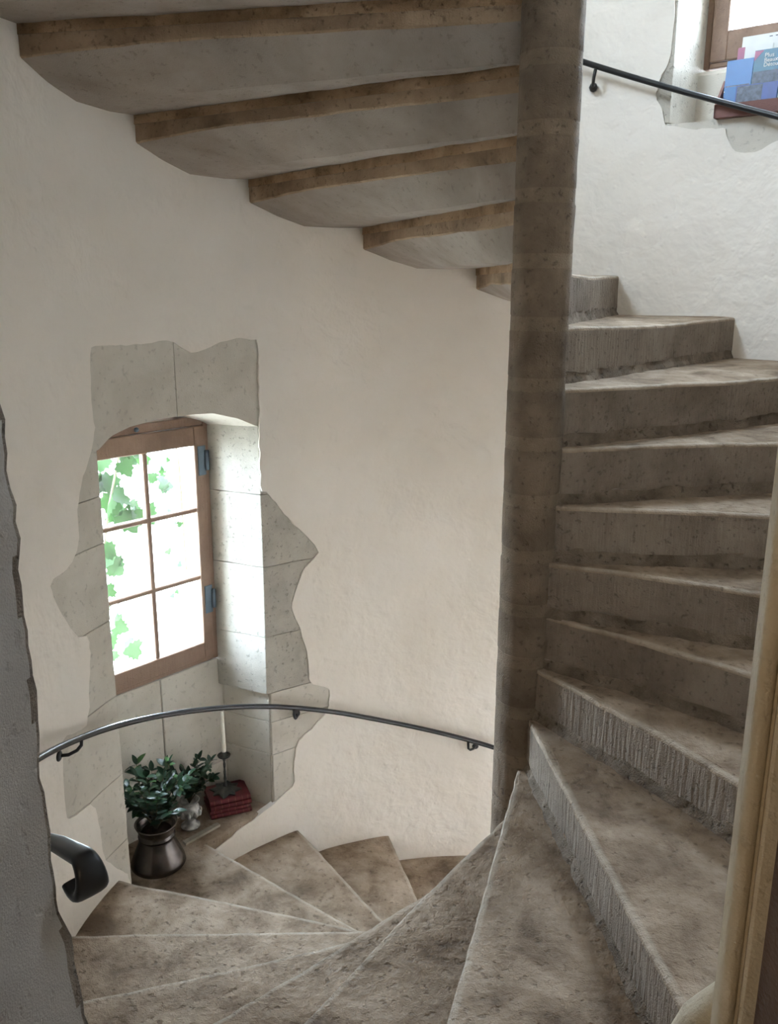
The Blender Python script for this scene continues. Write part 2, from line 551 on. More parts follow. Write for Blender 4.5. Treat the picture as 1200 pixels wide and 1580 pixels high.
def build_wall():
    u0, u1 = radians(A0) * R, radians(A0 + 360) * R
    h1, h2, h3 = wob(LOOP1), wob(LOOP2), wob(LOOP3)
    pts, edges = [], []

    def loop(ps, closed=True):
        s_ = len(pts)
        pts.extend(ps)
        n = len(ps)
        for i in range(n if closed else n - 1): edges.append((s_ + i, s_ + (i + 1) % n))
    st = .055
    # outer border
    nu, nv = int((u1 - u0) / st), int((ZHI - ZLO) / st)
    bd = [(u0 + (u1 - u0) * i / nu, ZLO) for i in range(nu)] + [(u1, ZLO + (ZHI - ZLO) * j / nv) for j in range(nv)] + \
         [(u1 - (u1 - u0) * i / nu, ZHI) for i in range(nu)] + [(u0, ZHI - (ZHI - ZLO) * j / nv) for j in range(nv)]
    loop(bd)
    loop(h1)
    loop(h2)
    loop(h3)
    ua = radians(DOOR_A) * R
    dl = [(ua, ZLO + .001 + (DOOR_TOP - ZLO) * j / 90) for j in range(91)] + [(ua + (u1 - .001 - ua) * i / 26, DOOR_TOP) for i in range(1, 27)]
    loop(dl, False)
    # interior points
    cell = {}
    for (x, y) in h1 + h2 + h3 + dl: cell.setdefault((int(x / .03), int(y / .03)), []).append((x, y))
    rnd = random.Random(3)
    for i in range(1, nu):
        for j in range(1, nv):
            x = u0 + (u1 - u0) * (i + (.5 if j % 2 else 0) * .9 + rnd.uniform(-.15, .15)) / nu
            y = ZLO + (ZHI - ZLO) * (j + rnd.uniform(-.15, .15)) / nv
            if x > u1 - .01: continue
            cx, cyy = int(x / .03), int(y / .03)
            near = False
            for dx in (-1, 0, 1):
                for dy in (-1, 0, 1):
                    for q in cell.get((cx + dx, cyy + dy), ()):
                        if (q[0] - x) ** 2 + (q[1] - y) ** 2 < .0004: near = True
            if not near: pts.append((x, y))
    vo, eo, fo, _, _, _ = delaunay_2d_cdt([Vector(q) for q in pts], edges, [], 0, 1e-5)
    keep = []
    b1 = (min(q[0] for q in h1), max(q[0] for q in h1), min(q[1] for q in h1), max(q[1] for q in h1))
    b2 = (min(q[0] for q in h2), max(q[0] for q in h2), min(q[1] for q in h2), max(q[1] for q in h2))
    for f in fo:
        c = ((vo[f[0]].x + vo[f[1]].x + vo[f[2]].x) / 3, (vo[f[0]].y + vo[f[1]].y + vo[f[2]].y) / 3)
        if c[0] > ua and c[1] < DOOR_TOP: continue
        if b1[0] < c[0] < b1[1] and b1[2] < c[1] < b1[3] and inpoly(c, h1): continue
        if b2[0] < c[0] < b2[1] and b2[2] < c[1] < b2[3] and inpoly(c, h2): continue
        if c[1] > 3.7 and inpoly(c, h3): continue
        keep.append(tuple(f))
    verts = []
    for v in vo:
        a = degrees(v.x / R)
        verts.append(pol(R + woff(a % 360, v.y), a, v.y))
    # lip where the plaster stops
    cnt = {}
    for f in keep:
        for i in range(3):
            e = (f[i], f[(i + 1) % 3])
            k = tuple(sorted(e))
            cnt[k] = cnt.get(k, 0) + 1
    lip = {}
    faces = list(keep)
    for k, c in cnt.items():
        if c != 1: continue
        a, b_ = vo[k[0]], vo[k[1]]
        if min(a.y, b_.y) < ZLO + .0005 or max(a.y, b_.y) > ZHI - .0005: continue
        if min(a.x, b_.x) < u0 + .0005 or max(a.x, b_.x) > u1 - .0005: continue
        for i in k:
            if i not in lip:
                v = verts[i]
                d = Vector((v.x, v.y, 0)).normalized()
                lip[i] = len(verts)
                verts.append(v + d * .035)
        faces.append((k[0], k[1], lip[k[1]], lip[k[0]]))
    o = mesh_obj('plaster_coat', verts, faces, M['plaster'], wall)
    auto_smooth(o, 50)
    return o


wall = tag(empty('wall_stairwell', (0, 0, ZLO)), kind='structure')
build_wall()


# jamb stones around the lower window -----------------------------------------
def arc(a0, a1, r, n=8):
    return [pol(r, a0 + (a1 - a0) * i / n).xy for i in range(n + 1)]


def noisy(o, amp, f, seed=0):
    for v in o.data.vertices:
        p = v.co
        v.co = p + Vector((nz(p, f, seed), nz(p, f, seed + 5), nz(p, f, seed + 9) * .6)) * amp
    return o


def jamb_stone(al, D, a_edge, a_far, lat_in, z0, z1, r=R + .010, mat='ashlar'):
    """one block: wall face from a_far to a_edge, reveal from the edge to the window plane"""
    plan = [tuple(q) for q in arc(a_far, a_edge, r, 7)]
    e = Vector(plan[-1])
    wq = wp(al, lat_in, D, 0).xy
    for i in range(1, 5): plan.append(tuple(e + (wq - e) * (i / 4)))
    plan.append(tuple(wp(al, lat_in, D + .13, 0).xy))
    plan.append(tuple(wp(al, lat_in + math.copysign(.05, lat_in), D + .30, 0).xy))
    plan.append(tuple(pol(2.42, a_far).xy))
    o = MB().prism(plan, z0 + .0012, z1 - .0012).build('stone', M[mat], wall)
    noisy(o, .004, 9, a_far * .1)
    bevel(o, .0035, 2)
    return o


zr = [-1.25, -.816, -.622, -.451, -.128, .258, .64, .99]
for i in range(len(zr) - 1):
    jamb_stone(W1A, W1D, 140.1 if zr[i] > -.5 else 139.3, 124.5 + (i % 2) * 1.6, -.222 - (.03 if zr[i] < -.46 else 0), zr[i], zr[i + 1], mat='lime' if zr[i] > -.46 else 'ashlar')
zl = [-1.25, -.80, -.469, -.087, .265, .611, .812, 1.01]
for i in range(len(zl) - 1):
    jamb_stone(W1A, W1D, 170.2, 187.5 - (i % 2) * 1.5, .533, zl[i], zl[i + 1])


# lintel with arched underside and a crack
def arch_z(lat):
    tb = [(-.306, .985), (-.20, 1.035), (-.06, 1.074), (.10, 1.082), (.28, 1.08), (.42, 1.07), (.53, 1.045), (.613, 1.0)]
    if lat <= tb[0][0]: return tb[0][1]
    for (a, za), (b_, zb_) in zip(tb, tb[1:]):
        if lat <= b_: return za + (zb_ - za) * (lat - a) / (b_ - a)
    return tb[-1][1]


def lintel(al, D, a0, a1, ztop, zf, drop, name='lintel_stone', n=26):
    t = wp(al, 1, 0, 0)
    for (s0, s1) in ((a0, 154.54), (154.66, a1)) if al == W1A else ((a0, a1),):
        vs, fs = [], []
        for i in range(n + 1):
            a = s0 + (s1 - s0) * i / n
            jog = (.35 * nz((0, 0, i * .9), 1, 3) if i in (0, n) else 0)
            fr = pol(R + .010, a)
            lat = fr.dot(t)
            bk = wp(al, max(-.25, min(.56, lat * .85)) if al == W1A else lat * .88, D + .16, 0)
            z = zf(lat)
            vs += [Vector((fr.x, fr.y, z)), Vector((fr.x, fr.y, ztop)), Vector((bk.x, bk.y, ztop)), Vector((bk.x, bk.y, z - drop))]
        for i in range(n):
            for k in range(4):
                k2 = (k + 1) % 4
                fs.append((i * 4 + k, i * 4 + k2, i * 4 + 4 + k2, i * 4 + 4 + k))
        fs += [(0, 1, 2, 3), (n * 4 + 3, n * 4 + 2, n * 4 + 1, n * 4)]
        o = mesh_obj('stone', vs, fs, M['ashlar'], wall)
        noisy(o, .003, 7, 2)


lintel(W1A, W1D, 138.0, 172.5, 1.46, arch_z, .055)
# mortar behind the joints
mbk = MB()
for a0, a1, z0, z1 in ((122, 139.6, -1.3, 1.0), (171.0, 190, -1.3, 1.02), (136, 175, 1.15, 1.5)):
    plan = [tuple(q) for q in arc(a0, a1, R + .016, 8)] + [tuple(q) for q in arc(a1, a0, R + .06, 8)]
    mbk.prism(plan, z0, z1)
mbk.build('joint_mortar', M['joint'], wall)
# ledge and the wall under the window
pl = [tuple(q) for q in arc(137.5, 172.0, R + .004, 12)] + [tuple(wp(W1A, .62, 2.35, 0).xy), tuple(wp(W1A, -.36, 2.35, 0).xy)]
o = MB().prism(pl, -1.4, -1.135).build('ledge_stone', M['tread'], wall)
bevel(o, .012, 2)
for (l0, l1, z0, z1, mk, dd) in ((-.27, .138, -.92, -.30, 'ashlar', .0), (.1415, .62, -.92, -.30, 'ashlar', .002), (-.27, -.02, -1.14, -.923, 'ashlar', .003), (-.0165, .62, -1.14, -.926, 'ashlar', .002)):
    o = MB().wbox(W1A, l0, l1, W1D + .012 + dd, W1D + .3, z0, z1).build('stone', M[mk], wall)
    bevel(o, .006, 2)
MB().wbox(W1A, -.3, .64, W1D + .03, W1D + .29, -1.16, -.31).build('joint_mortar', M['joint'], wall)
# thin slab on the ledge
o = MB().wbox(W1A, -.02, .20, 1.835, 1.865, -1.136, -1.122).build('ledge_strip', M['joint'], wall)

# niches of the upper window and of the added unseen one
def niche(al, D, a_l, a_r, lat_l, lat_r, zsill, zhead, joints, zap):
    for z0, z1 in zip(joints, joints[1:]):
        jamb_stone(al, D, a_l, a_l + 8.5, lat_l, z0, z1, r=R + .012, mat='lime')
        jamb_stone(al, D, a_r, a_r - 8.5, lat_r, z0, z1, r=R + .012, mat='lime')
    lintel(al, D, a_r - 8.5, a_l + 8.5, zhead + .4, lambda l: zhead, .02)
    pl = [tuple(q) for q in arc(a_r - 8.5, a_l + 8.5, R + .012, 12)] + [tuple(wp(al, .66, 2.35, 0).xy), tuple(wp(al, -.74, 2.35, 0).xy)]
    MB().prism(pl, zsill - .3, zsill).build('sill_stone', M['ashlar'], wall)
    o = MB().wbox(al, lat_r - .1, lat_l + .035, D - .045, D + .3, zsill - .02, zap).build('stone', M['ashlar'], wall)
    bevel(o, .02, 2)


niche(W2A, W2D, 73.35, 41.2, .325, -.525, 2.40, 4.38, (2.30, 2.405, 3.35, 4.40), 2.665)
niche(W3A, W3D, 219.5, 186.5, .485, -.485, 3.84, 5.40, (3.74, 3.845, 4.6, 5.42), 3.86)

# ------------------------------------------------------------------ tower floor and roof, ground outside
tag(MB().prism([tuple(pol(R + .1, a).xy) for a in range(0, 360, 10)], ZHI - .02, ZHI + .1).build('ceiling_stairwell', M['plaster']), kind='structure')
tag(MB().prism([tuple(pol(R + .1, a).xy) for a in range(0, 360, 10)], ZLO - .1, ZLO + .02).build('floor_stairwell', M['floorstone']), kind='structure')
gr = MB()
gr.prism([(60 * cos(radians(a)), 60 * sin(radians(a))) for a in range(0, 360, 12)], -3.2, -2.9)
tag(gr.build('floor_ground', M['gravel']), kind='structure')

# ------------------------------------------------------------------ doorway and the room the camera stands in
dw = tag(empty('wall_doorway', (0, -2.3, 0)), kind='structure')


def jamb_left():
    # plan path from inside the tower, round the arris, out to the room
    path = []
    for i in range(5): path.append((pol(R - .002, 236.5 + i * .95), 0.0))
    ar = Vector((-.853, -1.565, 0))
    for i in range(1, 6): path.append((pol(R, 240.3) + (ar - pol(R, 240.3)) * (i / 5), .3 + i * .14))
    for dd, wg in ((.008, .8), (.02, .7), (.035, .6), (.055, .35), (.09, .1), (.15, 0), (.22, 0), (.3, 0), (.4, 0), (.5, 0), (.62, 0), (.76, 0)):
        path.append((ar + Vector((-.06 * dd, -dd, 0)), wg))
    zs = [-.4 + .03 * j for j in range(88)]
    vs, fs, mats = [], [], []
    n = len(path)
    for z in zs:
        low = max(0, min(1, (.75 - z) / .6))
        for p, wgt in path:
            q = Vector((p.x, p.y, z))
            jit = Vector((nz((0, 0, z), 7, 3) * .014 + nz((0, 0, z), 23, 8) * .010, nz((0, 0, z), 6, 31) * .012, 0))
            q += jit * wgt
            q += Vector((.045 * low * low, 0, 0))
            q += Vector((nz(q, 4, 6), nz(q, 4, 16), 0)) * .006
            vs.append(q)
    for j in range(len(zs) - 1):
        for i in range(n - 1):
            fs.append((j * n + i, j * n + i + 1, (j + 1) * n + i + 1, (j + 1) * n + i))
    o = mesh_obj('door_jamb', vs, fs, M['jamb'], dw, True)
    o.data.materials.append(M['arris'])
    for k, pg in enumerate(o.data.polygons):
        i = k % (n - 1)
        j = k // (n - 1)
        if 8 <= i <= 9 or (i == 10 and nz((0, 0, zs[j]), 5, 40) > .1): pg.material_index = 1
    return o


jamb_left()
# right reveal, soffit, threshold, room front wall
MB().box((.47, -2.3, -.4), (.2, 0, 0), (0, .62, 0), (0, 0, 2.65)).build('door_jamb', M['plaster'], dw)
MB().box((-1.2, -2.3, 2.2), (2, 0, 0), (0, .9, 0), (0, 0, .15)).build('door_soffit', M['plaster'], dw)
MB().box((-1.0, -2.3, -.4), (1.6, 0, 0), (0, .62, 0), (0, 0, .39)).build('threshold', M['floorstone'], dw)
MB().box((-2.6, -2.42, -.4), (1.70, 0, 0), (0, .1, 0), (0, 0, 3.2)).build('room_wall', M['white_paint'], dw)
MB().box((.47, -2.42, -.4), (2.1, 0, 0), (0, .1, 0), (0, 0, 3.2)).build('room_wall', M['white_paint'], dw)
MB().box((-.95, -2.42, 2.2), (1.5, 0, 0), (0, .1, 0), (0, 0, .6)).build('room_wall', M['white_paint'], dw)
# plaster lump at the foot of the right-hand jamb
vs, fs = [], []
for j in range(9):
    z = -.2 + .80 * (j / 8) ** .7
    rr = .085 if j < 6 else (.08, .062, .02)[j - 6]
    for i in range(14):
        a = 2 * pi * i / 14
        q = Vector((.385 + rr * 1.2 * cos(a), -1.74 + rr * sin(a), z + .055))
        vs.append(q + Vector((nz(q, 12, 1), nz(q, 12, 2), nz(q, 12, 3))) * .012)
for j in range(8):
    for i in range(14):
        fs.append((j * 14 + i, j * 14 + (i + 1) % 14, (j + 1) * 14 + (i + 1) % 14, (j + 1) * 14 + i))
fs.append(tuple(range(8 * 14, 9 * 14)))
mesh_obj('jamb_foot', vs, fs, M['beige'], dw, True)

tag(MB().box((-2.6, -6.2, -.15), (5.2, 0, 0), (0, 3.8, 0), (0, 0, .14)).build('floor_room', M['floorstone']), kind='structure')
tag(MB().box((-2.6, -6.2, 2.8), (5.2, 0, 0), (0, 3.9, 0), (0, 0, .1)).build('ceiling_room', M['white_paint']), kind='structure')
tag(MB().box((-2.6, -6.3, -.2), (5.2, 0, 0), (0, .1, 0), (0, 0, 3.1)).build('wall_back', M['white_paint']), kind='structure')
tag(MB().box((-2.7, -6.3, -.2), (.1, 0, 0), (0, 4, 0), (0, 0, 3.1)).build('wall_left', M['white_paint']), kind='structure')
tag(MB().box((2.6, -6.3, -.2), (.1, 0, 0), (0, 4, 0), (0, 0, 3.1)).build('wall_right', M['white_paint']), kind='structure')

# painted door frame on the right: rounded bead, flat face
tr = tag(empty('trim_1', (.3, -2.1, 0)), kind='structure')
XE = .2735
MB().tube([(XE + .009, -2.10, z) for z in (-.02, .7, 1.4, 2.19)], .009, 12).build('bead', M['beige'], tr, True)
o = MB().box((XE + .009, -2.102, -.02), (.20, 0, 0), (0, .06, 0), (0, 0, 2.21)).build('frame_board', M['beige'], tr)
o = MB().box((XE + .02, -2.110, -.02), (.17, 0, 0), (0, .01, 0), (0, 0, 2.21)).build('frame_board', M['beige'], tr)
bevel(o, .003)

# brown door leaf, opened into the room on the right
dr = tag(empty('door_1', (.345, -2.13, 0)), kind='structure')
dv = Vector((.30, -.95, 0)).normalized()
dn = Vector((dv.y, -dv.x, 0))
d0 = Vector((.2985, -2.135, .01))
o = MB().box(d0, dv * .86, -dn * .04, (0, 0, 2.1)).build('door_leaf', M['brown'], dr)
bevel(o, .004)
for z0, hh in ((.15, .75), (1.05, .9)):
    o = MB().box(d0 + dv * .12 + Vector((0, 0, z0)) + dn * .0, dv * .62, dn * .012, (0, 0, hh)).build('door_panel', M['brown'], dr)
    bevel(o, .008)
MB().tube([d0 + dv * .80 + Vector((0, 0, 1.0)) + dn * .0, d0 + dv * .80 + Vector((0, 0, 1.0)) + dn * .05, d0 + dv * .70 + Vector((0, 0, 1.0)) + dn * .055], .009, 8).build('door_handle', M['iron'], dr, True)

# glowing globe added unseen behind the camera, lights the door frame
lp = tag(empty('added_room_light', (-.5, -4.2, 2.2)), 'added glowing globe, out of view, lighting the door frame from the room', 'lamp')
MB().lathe([(.001, -.11), (.05, -.10), (.09, -.06), (.11, 0), (.09, .06), (.05, .10), (.001, .11)], 20, (-.5, -4.2, 2.2), False).build('globe', M['globe'], lp, True)
MB().tube([(-.5, -4.2, 2.3), (-.5, -4.2, 2.8)], .006, 8).build('cord', M['iron'], lp, True)

# ------------------------------------------------------------------ the spiral stair
# nosing of step k: direction, sideways offset from the axis, bow
NOS = {9: (78.6, .02, 0), 8: (60.2, .02, 0), 7: (41.91, -.047, -.02), 6: (24.36, -.059, .02), 5: (5.46, -.057, .01), 4: (346.58, -.046, .008), 3: (328.41, -.014, .03),
       2: (310.77, -.015, .03), 1: (287.08, 0, 0), 0: (264.80, .008, 0), -1: (246.33, .012, -.02), -2: (231.87, -.033, .005), -3: (208.95, .064, 0),
       -4: (192.02, -.005, -.02), -5: (174.09, -.028, -.032), -6: (153.69, 0, -.004), -7: (135.27, -.017, 0), -8: (116.88, -.009, 0)}


def nos(k):
    if k in NOS:
        a, d, b_ = NOS[k]
        m_ = TH0 + k * DTH
        while a - m_ > 180: a -= 360
        while a - m_ < -180: a += 360
        return a, d, b_
    return TH0 + k * DTH, -.02, 0


def front_angle(k, r):
    a, d, b_ = nos(k)
    dd = d
    if b_: dd += b_ * max(0, 1 - ((r - .85) / .75) ** 2)
    x, y = r, dd
    return a + degrees(atan2(y, x))


stair = tag(empty('spiral_staircase', (0, 0, ZLO)), 'worn limestone spiral staircase winding around a slender round newel post', 'staircase')
RO = R + .02
NR_ = 46


def build_step(k):
    zt = k * H
    seed = k * 7.31
    rs = [.055 + (RO - .055) * (i / (NR_ - 1)) for i in range(NR_)]
    vs, fs = [], []
    cham = .12
    for r in rs:
        af = front_angle(k, r)
        ar = front_angle(k + 1, r) + .2 * DTH
        wdt = radians(ar - af) * r
        prof = []   # (distance along the turn, z)
        th = .80 * H
        for f in (0, .3, .6, .85): prof.append((0.0, zt - th + f * th * .93))
        q = min(.012, wdt * .1)
        prof += [(0.0, zt - .014), (q * .12, zt - .006), (q * .5, zt - .0015), (q * 1.3, zt), (q * 1.9, zt)]
        for f in (.08, .18, .3, .43, .56, .7, .85): prof.append((max(q * 2.0, f * wdt), zt))
        prof.append((wdt, zt))
        prof.append((wdt, zt - .12 * H))
        rb = zt - (.24 + cham * max(0, (r - 1.3) / .45)) * H
        rt = .60 + .12 * max(0, 1 - r / .9)
        prof += [(wdt, rb + .006), (wdt - min(.008, wdt * .05), rb)]
        zr_ = zt - .83 * H
        prof += [(wdt * (rt * .5 + .5) , rb * .5 + zr_ * .5 - .004), (wdt * rt, zr_), (wdt * .35, zt - .85 * H), (wdt * .12, zt - .81 * H)]
        m_ = len(prof)
        for i, (s_, z) in enumerate(prof):
            p = pol(r, af + degrees(s_ / max(r, .05)), z)
            big = nz(p, 5, seed)
            if 4 <= i <= 15:
                f = min(1, max(0, s_ / wdt)) if wdt > 0 else 0
                wear = -.011 * exp(-(s_ / .11) ** 2) * exp(-((r - 1.0) / .42) ** 2)
                z += wear + .003 * big + .0015 * nz(p, 18, seed)
            if i >= 17:
                z += .004 * big + .002 * nz(p, 14, seed)
            if 4 <= i <= 8:
                ch = .004 * nz((r * 16, seed, 0)) + .003 * nz((r * 45, seed, 4)) - .006 * max(0, nz((r * 11, seed, 9)) - .35)
                s_ += ch * (.6 if i in (4, 8) else 1)
                z -= abs(ch) * .5 + .005 * max(0, nz((r * 11, seed, 9)) - .3)
            elif i < 4:
                if i == 0: z += .014 * nz((r * 9, seed, 2)) + .006 * nz((r * 30, seed, 5))
                s_ += .003 * nz(p, 9, seed) + .002 * nz((r * 40, z * 4, seed))
            vs.append(pol(r, af + degrees(s_ / max(r, .05)), z))
    for j in range(NR_ - 1):
        for i in range(m_):
            i2 = (i + 1) % m_
            fs.append((j * m_ + i, j * m_ + i2, (j + 1) * m_ + i2, (j + 1) * m_ + i))
    fs += [tuple(range(m_)), tuple(range((NR_ - 1) * m_, NR_ * m_))[::-1]]
    st = mesh_obj('step', vs, fs, M['tread'], stair)
    auto_smooth(st, 24)
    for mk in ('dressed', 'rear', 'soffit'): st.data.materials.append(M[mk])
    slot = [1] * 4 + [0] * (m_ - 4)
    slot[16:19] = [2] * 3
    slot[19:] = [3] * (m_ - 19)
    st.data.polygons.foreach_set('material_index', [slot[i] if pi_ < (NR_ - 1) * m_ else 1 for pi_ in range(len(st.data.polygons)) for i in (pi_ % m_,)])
    wa = st.data.attributes.new('wear', 'FLOAT', 'POINT')
    wt = [0.0] * m_
    for i_, v_ in ((5, .6), (6, .9), (7, .65)): wt[i_] = v_
    wa.data.foreach_set('value', [wt[i_] * (1.0 if r_ > .2 else .5) for r_ in rs for i_ in range(m_)])
    # mortar bed between this step and the one below
    vs, fs = [], []
    zb0, zb1 = zt - H - .004, zt - .80 * H
    n2 = 90
    for j in range(n2):
        r = .07 + (RO - .07) * j / (n2 - 1)
        af = front_angle(k, r)
        for (da, z) in ((-.012, zb0), (-.008, zb0 + .010), (-.001, zb0 + .024), (.006, zb1 + .012), (.206, zb1 + .004), (.208, zb0 + .004)):
            p = pol(r, af, z)
            if da < .1:
                s_ = da + .010 * nz(p, 13, seed) + .009 * nz(p, 37, seed)
                aa = af + degrees(s_ / max(r, .08))
            else:
                s_ = .004 * nz(p, 13, seed) + .003 * nz(p, 37, seed)
                aa = af + DTH * da + degrees(s_ / max(r, .08))
            vs.append(pol(r, aa, z))
    for j in range(n2 - 1):
        for i in range(6): fs.append((j * 6 + i, j * 6 + (i + 1) % 6, (j + 1) * 6 + (i + 1) % 6, (j + 1) * 6 + i))
    fs += [(0, 1, 2, 3, 4, 5), tuple(range((n2 - 1) * 6, n2 * 6))[::-1]]
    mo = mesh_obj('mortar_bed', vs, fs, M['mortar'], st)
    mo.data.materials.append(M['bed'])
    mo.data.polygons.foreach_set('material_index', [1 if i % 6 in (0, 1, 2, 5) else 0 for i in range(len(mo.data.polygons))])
    # its drum of the newel
    for nm, z0, z1, rr, mk in (('newel_drum', zt - .78 * H, zt + .003, RN, 'newel'), ('mortar_ring', zt - H, zt - .77 * H, RN - .001, 'ring')):
        vs, fs = [], []
        sg = 40
        rows = [0, .05, .2, .4, .6, .8, .95, 1]
        for f in rows:
            z = z0 + (z1 - z0) * f
            e = -.003 if f in (0, 1) and nm == 'newel_drum' else 0
            for i in range(sg):
                a = 360 * i / sg
                p = pol(rr, a, z)
                vs.append(pol(rr + e + .0022 * nz(p, 12, seed) + .001 * nz((p.x * 60, p.y * 60, p.z * 8), 1, seed), a, z))
        for j in range(len(rows) - 1):
            for i in range(sg): fs.append((j * sg + i, j * sg + (i + 1) % sg, (j + 1) * sg + (i + 1) % sg, (j + 1) * sg + i))
        fs += [tuple(range(sg))[::-1], tuple(range((len(rows) - 1) * sg, len(rows) * sg))]
        auto_smooth(mesh_obj(nm, vs, fs, M[mk], st), 60)


for k in range(-11, 25): build_step(k)


# ------------------------------------------------------------------ windows
def window(name, al, D, l0, l1, z0, z1, rows, zsplit, lsplit, hinge_lat=None, br=.09, sw=.06):
    wroot = tag(empty(name, wp(al, (l0 + l1) / 2, D, z0)), kind='structure')
    fw = .032
    fr = MB()
    for a_, b_, c_, d_ in ((l0, l0 + fw, z0, z1), (l1 - fw, l1, z0, z1), (l0 + fw, l1 - fw, z0, z0 + .025), (l0 + fw, l1 - fw, z1 - .045, z1)):
        o = MB().wbox(al, a_, b_, D - .0, D + .09, c_, d_).build('frame_member', M['wood'], wroot)
        bevel(o, .004)
    s0, s1, t0, t1 = l0 + fw + .002, l1 - fw - .002, z0 + .027, z1 - .047
    sash = MB().wbox(al, s0, s0 + sw, D - .012, D + .035, t0, t1).build('sash', M['wood'], wroot)
    bevel(sash, .004)
    for a_, b_, c_, d_, nm in ((s1 - sw, s1, t0, t1, 'stile'), (s0 + sw, s1 - sw, t0, t0 + br, 'rail'), (s0 + sw, s1 - sw, t1 - .095, t1, 'rail')):
        o = MB().wbox(al, a_, b_, D - .012, D + .035, c_, d_).build(nm, M['wood'], sash)
        bevel(o, .004)
    pz0, pz1 = t0 + br, t1 - .095
    for z in zsplit:
        o = MB().wbox(al, s0 + sw, s1 - sw, D - .008, D + .03, z - .012, z + .012).build('muntin', M['wood'], sash)
        bevel(o, .005)
    o = MB().wbox(al, lsplit - .012, lsplit + .012, D - .009, D + .03, pz0, pz1).build('muntin', M['wood'], sash)
    bevel(o, .005)
    zz = [pz0] + list(zsplit) + [pz1]
    for za, zb_ in zip(zz, zz[1:]):
        for la, lb in ((s0 + sw, lsplit), (lsplit, s1 - sw)):
            MB().wbox(al, la, lb, D + .012, D + .016, za, zb_).build('pane', M['glass'], sash)
    if hinge_lat is not None:
        for z in hinge_lat[1]:
            o = MB().wbox(al, hinge_lat[0], hinge_lat[0] + .045, D - .017, D - .011, z - .075, z + .075).build('hinge', M['hinge'], wroot)
            MB().tube([wp(al, hinge_lat[0] - .004, D - .022, z - .05), wp(al, hinge_lat[0] - .004, D - .022, z + .05)], .011, 10).build('hinge_knuckle', M['hinge'], o, True)
    return wroot


w1 = window('window_1', W1A, W1D, -.222, .532, -.29, 1.022, 3, (.188, .548), .155, (-.19, (.80, .06)))
MB().lathe([(.001, -.012), (.01, -.008), (.012, 0), (.01, .008), (.001, .012)], 12, wp(W1A, .20, W1D - .02, 1.0), False).build('catch', M['hinge'], w1, True)
window('window_2', W2A, W2D, -.522, .328, 2.68, 4.38, 3, (3.30, 3.78), -.10, None, .13, .078)
window('added_window', W3A, W3D, -.48, .48, 3.86, 5.40, 3, (4.35, 4.87), 0, None)  # added out of view to bring more daylight to the upper wall

# ------------------------------------------------------------------ handrails
def rail_z(a):
    tb = [(70, -1.19), (96.43, -.935), (104.44, -.867), (117.25, -.744), (130.19, -.596), (143.32, -.455), (156.81, -.326), (171.05, -.188), (186.27, -.043), (192.87, .023), (215, .25), (230, .415), (236, .485), (241, .545), (250, .62)]
    for (a0, z0), (a1, z1) in zip(tb, tb[1:]):
        if a <= a1: return z0 + (z1 - z0) * (a - a0) / (a1 - a0)
    return tb[-1][1]


def smooth_z(a): return (rail_z(a - 5) + rail_z(a - 2.5) + rail_z(a) + rail_z(a + 2.5) + rail_z(a + 5)) / 5


RR = R - .065
hr = tag(empty('handrail', pol(R, 150, -.4)), 'curved black iron handrail with hooked end below the lower window', 'handrail')
path = [pol(RR, a, smooth_z(a)) for a in [80 + i * 2 for i in range(76)]]
MB().tube(path, .0135, 12).build('rail_bar', M['rail'], hr, True)
# hooked end: bar widens, bends over and curls back under itself
a_end = 230.0
p0 = pol(RR, a_end, smooth_z(a_end))
tg = (pol(RR, 239, smooth_z(239)) - pol(RR, 233, smooth_z(233))).normalized()
pts, ups, fl = [], [], []
rad_v = pol(1, 238)
for i in range(5):
    a = a_end + i * 1.9
    pts.append(pol(RR, a, smooth_z(a)))
    f = i / 4
    fl.append((.0135 + .0065 * f, .0135 - .0015 * f))
c0 = pts[-1]
hz = Vector((tg.x, tg.y, 0)).normalized()
rh = .038
for i in range(0, 15):
    an = radians(i * 16)
    q = c0 + hz * (.112 + rh * sin(an)) + Vector((0, 0, .028 + rh * (cos(an) - 1)))
    pts.append(q)
    fl.append((.0235 + .012 * min(1, i / 7), .013))
ups = [rad_v] * len(pts)
hk = MB()
# frame: side = in the bending plane normal
vsx = []
n_ = len(pts)
seg = 16
for i, p in enumerate(pts):
    tt = (pts[min(i + 1, n_ - 1)] - pts[max(i - 1, 0)]).normalized()
    sd = tt.cross(rad_v).normalized()     # thickness direction
    for k in range(seg):
        a = 2 * pi * k / seg
        ca, sa = cos(a), sin(a)
        x = math.copysign(abs(ca) ** .55, ca) * fl[i][0]
        y = math.copysign(abs(sa) ** .55, sa) * fl[i][1]
        vsx.append(p + rad_v * x + sd * y)
fsx = []
for i in range(n_ - 1):
    for k in range(seg): fsx.append((i * seg + k, i * seg + (k + 1) % seg, (i + 1) * seg + (k + 1) % seg, (i + 1) * seg + k))
fsx += [tuple(range(seg))[::-1], tuple(range((n_ - 1) * seg, n_ * seg))]
auto_smooth(mesh_obj('hooked_end', vsx, fsx, M['iron'], hr), 50)


def bracket(parent, a, zr_, da=2.2, drop=.075):
    """wall rose, arm curling out and up to the bar"""
    wpnt = pol(R + .004, a, zr_ - drop)
    MB().lathe([(.022, 0), (.022, .006), (.012, .012), (.001, .012)], 14, (0, 0, 0)).build('wall_rose', M['iron'], parent, True,
        Matrix.Translation(wpnt) @ pol(-1, a).to_track_quat('Z', 'Y').to_matrix().to_4x4())
    b_ = pol(RR, a + da, zr_ - .012 + .0099 * da)
    MB().tube([wpnt, pol(R - .03, a + da * .25, zr_ - drop - .002), pol(RR + .012, a + da * .7, zr_ - drop + .004), pol(RR, a + da * .95, zr_ - drop + .02), b_], .0072, 8).build('bracket_arm', M['iron'], parent, True)


